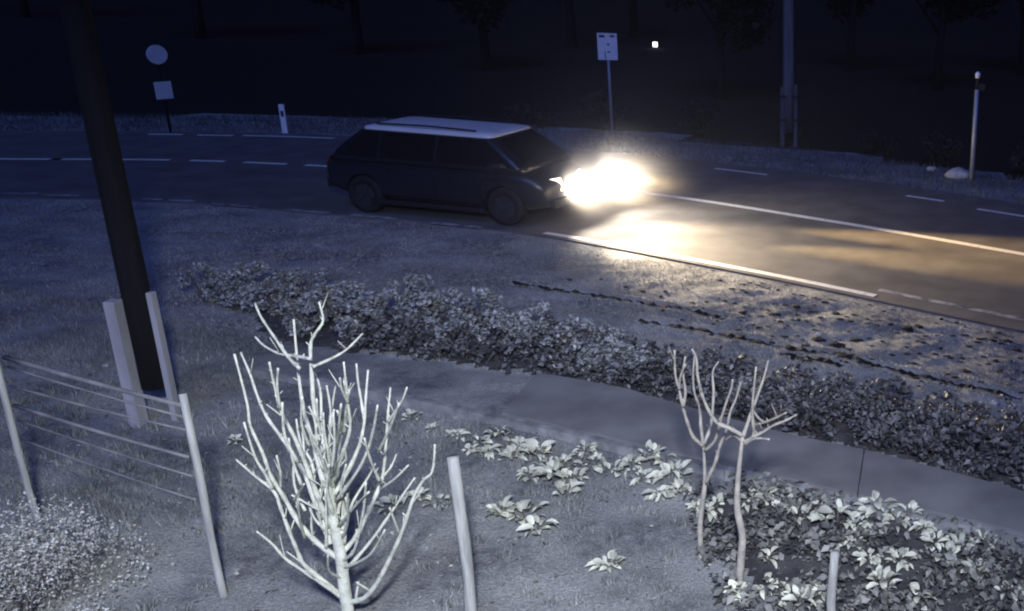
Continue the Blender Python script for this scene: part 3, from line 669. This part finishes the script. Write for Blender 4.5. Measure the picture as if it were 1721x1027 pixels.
# ------------------------------------------------------------------ bare young trees, branch by branch
def zc(reg, sc): return lambda q: (reg[0] + q[0] * sc, reg[1] + q[1] * sc)
def grow(root_name, base, label, tr, trunk_px, branches, r0, m, spread, twigs=0, rscale=1.0):
    Y = base.y; t = tag(empty(root_name, base), label, 'tree')
    tp = [tr(q) for q in trunk_px]; n = len(tp)
    pts = [on_y(px, py, Y) for px, py in tp]; pts[0] = Vector(base) + Vector((0, 0, -0.06))
    sp3 = spline(pts, n=4); rad = np.interp(np.linspace(0, 1, len(sp3)), [0, .5, 1], [r0, r0 * .86, r0 * .4])
    b = MB(); b.tube([Vector(q) - base for q in sp3], list(rad), 9); b.build('trunk', MT[m], t, True)
    starts = []
    for k, br in enumerate(branches):
        px = [tr(q) for q in br]; dep = random.uniform(-1, 1) * spread; d0 = 0.0
        # a branch that leaves another branch starts at that branch's depth
        best = 9.0; 
        for (qx, qy, dd) in starts:
            e = math.hypot(qx - px[0][0], qy - px[0][1])
            if e < best: best = e; d0 = dd
        if d0: dep = d0 + dep * .4
        ln = [0]; 
        for i in range(1, len(px)): ln.append(ln[-1] + math.hypot(px[i][0] - px[i - 1][0], px[i][1] - px[i - 1][1]))
        P = []
        for (x, y), l in zip(px, ln):
            u = l / ln[-1]; dy = d0 + (dep - d0) * (u ** .8); P.append(on_y(x, y, Y + dy)); starts.append((x, y, dy))
        S = spline(P, n=4); L_ = ln[-1]; ra = (0.0085 + 0.0115 * min(L_ / 330, 1)) * rscale; rb = 0.0062 * rscale
        R = np.interp(np.linspace(0, 1, len(S)), [0, .4, 1], [ra, ra * .72, rb]) * (1 + .12 * np.sin(np.arange(len(S)) * 1.9 + k) + RNG.uniform(-.08, .08, len(S)))
        b = MB(); b.tube([Vector(q) - base for q in S], list(R), 7); o = b.build('branch', MT[m], t, True)
        # buds and knots: short spurs
        sb = MB()
        for i in range(2, len(S) - 1, 2):
            if random.random() < twigs:
                q = Vector(S[i]) - base; d = Vector((random.uniform(-.6, .6), random.uniform(-.6, .6), random.uniform(.5, 1))).normalized(); l = random.uniform(.012, .05) if random.random() < .75 else random.uniform(.08, .18)
                sb.tube([q, q + d * l], [R[i] * .55, R[i] * .25], 5)
        if sb.v: sb.build('spur', MT[m], o, True, None)['kind'] = 'stuff'
    return t
T1 = zc((370, 480), .5324)
tb = vert(587, 1046)
big = [[(385, 985), (330, 945), (270, 905), (205, 860), (165, 815), (115, 775)],
 [(380, 975), (330, 935), (265, 880), (245, 840), (220, 780), (190, 700), (170, 650), (110, 600), (50, 548)],
 [(378, 862), (330, 830), (280, 785), (240, 735), (200, 665), (160, 600), (135, 530), (95, 440), (85, 370), (45, 215)],
 [(350, 815), (305, 700), (270, 600), (230, 530), (195, 480), (145, 410), (115, 340), (95, 280), (65, 210)],
 [(165, 640), (140, 590), (110, 540), (75, 430)],
 [(345, 760), (310, 670), (280, 590), (245, 500), (215, 440), (190, 390), (170, 310), (155, 240)],
 [(190, 390), (180, 320), (183, 260)],
 [(355, 700), (320, 600), (290, 480), (265, 400), (250, 300), (240, 200), (232, 105)],
 [(350, 660), (330, 560), (310, 460), (295, 370), (290, 290), (285, 190), (300, 150), (325, 110), (312, 50)],
 [(292, 255), (350, 230), (400, 200), (450, 150)],
 [(285, 230), (230, 220), (190, 215), (140, 190), (110, 160)],
 [(250, 260), (215, 225), (170, 160), (130, 100), (110, 55)],
 [(353, 640), (350, 560), (345, 480), (360, 390)],
 [(356, 620), (390, 520), (410, 450), (405, 380), (390, 240)],
 [(405, 370), (385, 330), (378, 290)],
 [(360, 660), (410, 570), (440, 500), (455, 430), (460, 350), (467, 265)],
 [(455, 420), (445, 360), (435, 300), (430, 245)],
 [(365, 680), (430, 590), (465, 520), (483, 450)],
 [(382, 845), (430, 790), (470, 710), (500, 640), (515, 590), (525, 480), (530, 400), (538, 320)],
 [(530, 430), (550, 400), (575, 360), (590, 320)],
 [(515, 600), (540, 570), (557, 530)],
 [(505, 640), (550, 610), (595, 565)],
 [(405, 998), (455, 985), (500, 930), (560, 810), (590, 730), (610, 670), (640, 615), (670, 585), (678, 500)],
 [(565, 780), (550, 740), (535, 700)],
 [(505, 620), (475, 550), (455, 480)],
 [(392, 900), (430, 860), (480, 800), (530, 730), (570, 670), (615, 605)],
 [(372, 760), (430, 690), (470, 650)],
 [(362, 765), (330, 720), (280, 690), (225, 660)],
 [(230, 680), (250, 650), (265, 625)],
 [(352, 650), (320, 540), (300, 500), (270, 440)],
 [(350, 620), (325, 520), (320, 420), (315, 320), (290, 260)],
 [(352, 690), (300, 640), (270, 560), (260, 450)],
 [(190, 640), (190, 590), (178, 535)],
 [(370, 720), (390, 640), (420, 560), (445, 500)],
 [(388, 925), (345, 900), (340, 850)],
 [(360, 730), (335, 640), (345, 560), (330, 470), (325, 400)],
 [(355, 720), (370, 620), (375, 520), (395, 440)],
 [(345, 780), (315, 720), (300, 650), (290, 560), (255, 500), (240, 420)],
 [(375, 800), (400, 740), (420, 680), (470, 600), (490, 560)],
 [(383, 870), (420, 840), (440, 770), (455, 690), (460, 620)],
 [(352, 680), (340, 600), (310, 540), (300, 430), (280, 380)],
 [(365, 790), (320, 760), (290, 720), (280, 680)],
 [(388, 890), (440, 870), (480, 840), (520, 770)]]
rs = random.Random(11)
for _ in range(34):
    x = rs.gauss(345, 62); y = rs.uniform(430, 830); x = min(max(x, 215), 500); l = rs.uniform(70, 190); o = (x - 352) / 300
    big.append([(x, y), (x + o * l * .5 + rs.uniform(-9, 9), y - l * .45), (x + o * l * .75 + rs.uniform(-14, 14), y - l)])
grow('bare_tree', tb, 'big pale bare tree with many upright pruned branches in the centre foreground', T1, [(405, 1045), (398, 990), (390, 930), (383, 870), (375, 820), (362, 760), (355, 700), (352, 640), (350, 590)], big, 0.042, 'bark', 0.42, .45)
T2 = zc((1060, 560), .42857)
grow('young_tree', vert(1178, 926), 'thin forked bare sapling, the left one of the pair by the footpath', T2, [(278, 853), (272, 760), (282, 660), (290, 600), (290, 530), (285, 440)],
 [[(285, 440), (245, 405), (220, 340), (205, 290), (190, 220), (175, 160), (172, 65)], [(285, 445), (275, 360), (270, 290), (250, 230), (245, 160), (250, 90)], [(288, 430), (312, 370), (322, 290), (325, 220), (322, 150), (345, 110)],
  [(290, 460), (330, 420), (350, 350), (375, 270), (395, 215), (400, 180)], [(292, 590), (330, 510), (350, 440), (375, 380), (390, 310), (415, 250), (430, 190)], [(205, 290), (215, 230), (205, 150), (215, 90)], [(190, 220), (195, 170), (215, 120)]], 0.024, 'bark2', 0.3, .3, 1.15)
grow('young_tree', vert(1240, 976), 'stouter pale bare sapling with spreading branches, the right one of the pair by the footpath', T2, [(418, 968), (435, 860), (438, 790), (420, 700), (418, 620), (428, 500), (440, 400)],
 [[(440, 405), (470, 320), (495, 250), (520, 180), (540, 105)], [(447, 425), (482, 400), (478, 330), (480, 250), (492, 130)], [(437, 398), (385, 370), (340, 350), (310, 310), (280, 240), (262, 160), (258, 100), (240, 60)],
  [(482, 405), (520, 385), (560, 360), (610, 340), (650, 318)], [(482, 360), (520, 350), (560, 335), (610, 310)], [(445, 435), (490, 412), (545, 415)], [(435, 420), (400, 400), (370, 420)], [(478, 300), (500, 330), (520, 345)]], 0.032, 'bark2', 0.3, .3, 1.25)

# ------------------------------------------------------------------ leafy plants along the near side of the footpath: every leaf an object
def leaf_mesh(L, w, droop):
    v = []; f = []; n = 4
    for i in range(n + 1):
        t = i / n; ww = w * math.sin(math.pi * min(t * .93 + .07, 1)) ** .8; x = L * t; z = L * (.55 * t - droop * t * t)
        v += [(x, -ww, z + ww * .35), (x, 0, z), (x, ww, z + ww * .35)]
    for i in range(n):
        a = i * 3; f += [(a, a + 1, a + 4, a + 3), (a + 1, a + 2, a + 5, a + 4)]
    return data('leaf', v, f, MT['leaf'], True)
LM = [leaf_mesh(.085, .026, .35), leaf_mesh(.105, .030, .55), leaf_mesh(.065, .022, .15), leaf_mesh(.12, .026, .75)]
PL = [(692, 690, .7), (725, 712, .6), (806, 738, .8), (838, 728, .9), (862, 762, .9), (905, 762, 1.1), (888, 792, .7), (930, 800, 1.15), (952, 826, .9), (985, 752, .8), (1002, 770, .8), (1030, 782, .9), (1062, 775, .8), (1095, 770, 1.2), (1128, 792, 1.1), (1108, 822, .9),
      (845, 855, 1.1), (880, 862, 1.0), (905, 885, 1.0), (1024, 938, .8), (1170, 842, .8), (1205, 838, .9), (1262, 838, .9), (1285, 826, 1.0), (1318, 838, .9), (1352, 862, 1.1), (1408, 866, 1.2), (1442, 880, .8), (1472, 850, 1.2), (1505, 872, .9),
      (1552, 884, .9), (1590, 930, .9), (1640, 955, 1.0), (1482, 975, .9), (1545, 1002, 1.0), (1345, 1008, 1.1), (1292, 932, .8), (1432, 905, .7), (1655, 905, .8), (1700, 985, .9), (1238, 985, .7), (660, 845, .9), (700, 830, .8), (735, 835, .7), (395, 735, .6)]
PL += [(770, 722, .7), (792, 752, .7), (822, 755, .8), (880, 742, .8), (918, 782, .9), (948, 772, .8), (962, 800, .9), (1078, 796, .9), (1145, 812, .8), (1120, 770, .9), (1190, 858, .8), (1385, 846, .8), (1530, 862, .8), (1575, 905, .8), (1612, 915, .8), (1380, 985, .8), (1290, 985, .8), (1460, 930, .8), (1515, 935, .9)]
ORD = 'first second third fourth fifth sixth seventh eighth ninth tenth eleventh twelfth thirteenth fourteenth fifteenth sixteenth seventeenth eighteenth nineteenth twentieth'.split()
ORD += ['twenty-' + q for q in ORD[:9]] + ['thirtieth'] + ['thirty-' + q for q in ORD[:9]]
def zone(px, py): return 'bed' if px > 1160 else ('row' if (px > 680 and py < 690 + (px - 690) * .26 + 26) else 'lawn')
PL.sort(); cnt = dict(bed=0, row=0, lawn=0)
for i, (px, py, s) in enumerate(PL):
    p = vert(px, py + 8); t = empty('leafy_plant', p, random.uniform(0, 6)); t.scale = (s,) * 3
    zn = zone(px, py); w_ = ORD[cnt[zn]]; cnt[zn] += 1
    tag(t, {'bed': 'pale broad leaved plant, %s from left in the bed around the saplings', 'row': 'bright broad leaved plant, %s from left along the footpath edge', 'lawn': 'bright low leafy plant, %s from left out on the lawn'}[zn] % w_, 'plant',
        {'bed': 'leafy plants in the right hand bed', 'row': 'bright plants along the footpath edge', 'lawn': 'low plants on the lawn'}[zn])
    b = MB(); b.tube([(0, 0, -.03), (0, 0, .10)], [.012, .007], 6); b.build('stem', MT['twig'], t)
    nl = random.choice((14, 18, 22, 26)); sp_r = random.uniform(.05, .13); tall = random.uniform(.06, .16); flat = random.uniform(-.25, .3)
    for k in range(nl):
        o = obj('leaf', LM[random.randrange(4)], t); tier = k / nl; a = k * 2.4 + random.uniform(-.5, .5); rr = sp_r * random.random() ** .6
        o.location = (rr * math.cos(a), rr * math.sin(a), .02 + tall * (1 - rr / .2) * random.uniform(.3, 1))
        o.rotation_euler = (random.uniform(-.5, .5), random.uniform(-.6, .3) + flat, a + random.uniform(-.6, .6)); q = random.uniform(.6, 1.25); o.scale = (q, q * random.uniform(.8, 1.2), q)
# low mixed cover under them at the lower right and along the edge
poly = [tuple(q) for q in xy([(1150, 830), (1260, 800), (1420, 840), (1640, 892), (1800, 940), (1800, 1100), (1250, 1100), (1180, 960)])]
P = scatter_px(5600, [(1150, 830), (1260, 800), (1420, 840), (1640, 892), (1800, 940), (1800, 1100), (1250, 1100), (1180, 960)]); P = P[wob(P[:, 0], P[:, 1], 4) + RNG.normal(0, .3, len(P)) > -.15]
tag(obj('low_leaf_cover', leaf_cloud('low_leaf_cover', np.c_[P, gz(P[:, 0], P[:, 1]) + RNG.uniform(0.01, .13, len(P))], RNG.uniform(.03, .10, len(P)), MT['leafd'], .6)), kind='stuff')

# ------------------------------------------------------------------ the planted bank beyond the footpath
shr = []
for _ in range(4):
    c = cloud_pts(1100, .50, .8, 20, .5, (.14, .28)); c[:, 2] += .30; c = c[c[:, 2] > 0.0]; shr.append(leaf_cloud('foliage', c, RNG.uniform(.03, .085, len(c)), MT['bush'], .5))
ss = MB()
for a in range(7): ss.tube([(0, 0, -.06), (math.cos(a * .9) * .12, math.sin(a * .9) * .12, .25), (math.cos(a * .9) * .3, math.sin(a * .9) * .3, .55)], [.012, .009, .003], 5)
ssd = data('stem', ss.v, ss.f, MT['twig'])
SH = [(345, 505, .8), (395, 520, .9), (430, 500, .8), (470, 530, 1.0), (520, 520, .95), (520, 560, .9), (575, 545, 1.0), (620, 560, 1.0), (655, 555, .9), (705, 545, 1.05), (745, 560, 1.0), (770, 590, .9), (815, 570, 1.0), (850, 590, .95), (895, 590, .95), (935, 605, .95), (980, 610, .9), (1020, 625, .9), (1060, 632, .8)]
SH.sort()
for i, (px, py, s) in enumerate(SH):
    p = vert(px, py); t = empty('low_shrub', p, random.uniform(0, 6)); t.scale = (s, s * .9, s * random.uniform(.85, 1.1))
    tag(t, 'low leafy shrub, %s from left in the hedge beyond the footpath' % ORD[i], 'shrub', 'low shrubs along the far side of the footpath')
    obj('stem', ssd, t); fo = obj('foliage', shr[i % 4], t); fo['kind'] = 'stuff'
poly = [tuple(q) for q in xy([(560, 590), (640, 592), (1000, 646), (1130, 680), (1300, 728), (1460, 762), (1600, 798), (1721, 830), (1850, 865), (1850, 760), (1721, 722), (1560, 690), (1400, 664), (1250, 628), (1130, 606), (1000, 578), (850, 545), (700, 545)])]
C_ = scatter_px(1000, BED2[1:-1]); nC = len(C_); up_ = RNG.uniform(.04, .30, nC); rr_ = RNG.uniform(.05, .13, nC); k = RNG.integers(0, nC, 19000)
q = RNG.normal(size=(19000, 3)); q /= np.linalg.norm(q, axis=1)[:, None]; q[:, 2] *= .7
P = C_[k] + q[:, :2] * rr_[k, None]; zz = np.maximum(gz(P[:, 0], P[:, 1]) + .01, gz(P[:, 0], P[:, 1]) + up_[k] + q[:, 2] * rr_[k])
tag(obj('ground_cover', leaf_cloud('ground_cover', np.c_[P, zz], RNG.uniform(.03, .10, len(P)), MT['cover'], .45)), kind='stuff')
# grey rounded shrub at the bottom left
p = vert(40, 1040); t = tag(empty('grey_shrub', p), 'rounded pale grey shrub cut off by the lower left corner', 'shrub')
c = np.concatenate([cloud_pts(17000, .74, .85, 18, .6) + np.array((0, 0, .26))]); c = c[c[:, 2] > -.02]; fo = obj('foliage', leaf_cloud('foliage', c, RNG.uniform(.012, .030, len(c)), MT['furry'], .4), t); fo['kind'] = 'stuff'
obj('stem', ssd, t)

# ------------------------------------------------------------------ dark clods and pale stones and glint lumps on the verge
def clod_mesh(sd):
    bm = bmesh.new(); bmesh.ops.create_icosphere(bm, subdivisions=2, radius=1); rr = random.Random(sd)
    for q in bm.verts: q.co *= 1 + .25 * math.sin(q.co.x * 3 + sd) * math.cos(q.co.y * 4 + sd * 2) + rr.uniform(-.12, .12)
    for q in bm.verts: q.co.z *= .42
    me = bpy.data.meshes.new('turf_clod'); bm.to_mesh(me); bm.free(); me.materials.append(MT['clod']); return me
CM = [clod_mesh(i) for i in range(4)]
T3 = zc((1060, 400), .3841)
CL = [(55, 228, 10), (150, 230, 6), (270, 282, 12), (330, 275, 10), (412, 268, 10), (505, 238, 8), (645, 222, 7), (490, 325, 22), (630, 326, 28), (675, 283, 14), (725, 288, 22), (800, 305, 20), (850, 273, 18), (655, 362, 14), (735, 356, 10), (770, 360, 14), (560, 385, 18), (670, 425, 20), (825, 442, 30), (905, 472, 36), (990, 437, 34), (955, 495, 10), (900, 325, 22), (975, 335, 14),
      (1080, 380, 12), (1135, 375, 14), (1210, 388, 30), (1260, 385, 22), (1290, 425, 9), (1280, 455, 14), (1360, 347, 10), (1425, 363, 9), (1460, 420, 20), (1525, 440, 16), (1585, 450, 18), (1450, 518, 16), (1260, 500, 12), (1445, 295, 14), (1635, 335, 22), (1700, 350, 18), (1085, 228, 16), (1190, 252, 8), (1650, 450, 20), (1690, 490, 22), (1610, 410, 14), (1355, 475, 8), (820, 405, 12), (50, 360, 10), (225, 355, 7), (140, 323, 5), (735, 522, 34), (660, 510, 9), (1060, 515, 14), (1470, 580, 22), (1600, 540, 16)]
CLP = [T3(q[:2]) + (q[2] * .3841,) for q in CL] + [(957, 469, 5), (1080, 487, 5), (1010, 468, 3), (1052, 480, 4), (1110, 495, 4)]
for i, (px, py, w) in enumerate(CLP):
    p = vert(px, py); r = np.linalg.norm(Vector(p) - CAMP) / F * w * 1.05
    o = obj('turf_clod', CM[i % 4], None, (p.x, p.y, p.z + r * .05)); o.rotation_euler = (0, 0, -.42 + random.uniform(-.2, .2)); o.scale = (max(r, .03), max(min(r * .62, .07), .03), max(min(r * .7, .075), .035))
    tag(o, 'dark clod of torn turf on the headlight lit verge', 'clod', 'dark clods scattered over the verge')
mb = MB(); base = [q.co.copy() for q in CM[0].vertices]; fc = [tuple(q.vertices) for q in CM[0].polygons]
for _ in range(220):
    px = random.uniform(1180, 1900); u = random.random(); py = (430 + (px - 1100) * .19) + u * (120 + (px - 1180) * .08) * .95
    p = vert(px, py); s = random.uniform(.010, .03); a = random.uniform(-.8, 0); 
    mb.add([Matrix.Rotation(a, 3, 'Z') @ Vector((q.x * s * 1.8, q.y * s, q.z * s)) + p for q in base], fc)
tag(mb.build('soil_crumbs', MT['clod']), kind='stuff')
mb = None
for i, r in enumerate(RUTS):
    P = resample(r, .06); n = len(P); w = .034 + .022 * np.sin(np.arange(n) * .7 + i) * np.sin(np.arange(n) * .23) + RNG.uniform(-.012, .012, n)
    A = offset(P, 1.0) - P; A = A * np.clip(w, .006, 1)[:, None]
    z = np.maximum.reduce([gz(P[:, 0] + dx_, P[:, 1] + dy_) for dx_ in (-.05, 0, .05) for dy_ in (-.05, 0, .05)]) + .004
    v = [(q[0], q[1], zz_) for q, zz_ in zip(P + A, z)] + [(q[0], q[1], zz_) for q, zz_ in zip(P - A, z)]
    tag(obj('wheel_rut', data('wheel_rut', v, [(k, k + 1, n + k + 1, n + k) for k in range(n - 1)], MT['clod'])), kind='structure')
for (px, py, w), lb in (((1672, 680, 8), 'added pale lump for stray light on leaves, left of two by the right edge'), ((1700, 686, 7), 'added pale lump for stray light on leaves, right of two by the right edge'), ((176, 610, 4), 'tiny white stone on the grass left of the near utility pole'), ((1190, 942, 5), 'small pale stone near the foot of the left sapling'), ((1375, 560, 6), 'small pale stone lying beside the wheel ruts')):  # the two lumps by the right edge imitate stray light on leaves
    p = vert(px, py); r = np.linalg.norm(Vector(p) - CAMP) / F * w; rock('pale_stone_and_glint', (p.x, p.y, p.z + r * .25), r, lb, 'stone', None, sq=(1.2, .7, .6))

# ------------------------------------------------------------------ the night air
b = MB(); b.box((0, 180, 14.4), (540, 500, 34)); hz = b.build('haze', MT['far'])
hm = bpy.data.materials.new('night_haze'); hm.use_nodes = True; nt = hm.node_tree; nt.nodes.clear()
ov = nt.nodes.new('ShaderNodeOutputMaterial'); pv = nt.nodes.new('ShaderNodeVolumePrincipled')
pv.inputs['Density'].default_value = 0.0011; pv.inputs['Anisotropy'].default_value = 0.85; pv.inputs['Color'].default_value = (.62, .68, 1, 1)
nt.links.new(pv.outputs[0], ov.inputs['Volume']); hz.data.materials.clear(); hz.data.materials.append(hm); tag(hz, kind='stuff')
# added fog volume shaped to imitate headlight bloom, thickest at the nose, thinning outwards
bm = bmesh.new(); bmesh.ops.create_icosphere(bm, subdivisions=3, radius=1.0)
me = bpy.data.meshes.new('headlight_glow_volume'); bm.to_mesh(me); bm.free(); mi_ = obj('headlight_glow_volume', me)
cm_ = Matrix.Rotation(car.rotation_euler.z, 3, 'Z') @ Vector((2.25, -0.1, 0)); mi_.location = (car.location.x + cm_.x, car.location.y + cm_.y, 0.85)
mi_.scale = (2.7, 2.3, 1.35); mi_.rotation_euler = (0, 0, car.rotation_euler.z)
mm = bpy.data.materials.new('headlight_glow'); mm.use_nodes = True; nt = mm.node_tree; nt.nodes.clear()
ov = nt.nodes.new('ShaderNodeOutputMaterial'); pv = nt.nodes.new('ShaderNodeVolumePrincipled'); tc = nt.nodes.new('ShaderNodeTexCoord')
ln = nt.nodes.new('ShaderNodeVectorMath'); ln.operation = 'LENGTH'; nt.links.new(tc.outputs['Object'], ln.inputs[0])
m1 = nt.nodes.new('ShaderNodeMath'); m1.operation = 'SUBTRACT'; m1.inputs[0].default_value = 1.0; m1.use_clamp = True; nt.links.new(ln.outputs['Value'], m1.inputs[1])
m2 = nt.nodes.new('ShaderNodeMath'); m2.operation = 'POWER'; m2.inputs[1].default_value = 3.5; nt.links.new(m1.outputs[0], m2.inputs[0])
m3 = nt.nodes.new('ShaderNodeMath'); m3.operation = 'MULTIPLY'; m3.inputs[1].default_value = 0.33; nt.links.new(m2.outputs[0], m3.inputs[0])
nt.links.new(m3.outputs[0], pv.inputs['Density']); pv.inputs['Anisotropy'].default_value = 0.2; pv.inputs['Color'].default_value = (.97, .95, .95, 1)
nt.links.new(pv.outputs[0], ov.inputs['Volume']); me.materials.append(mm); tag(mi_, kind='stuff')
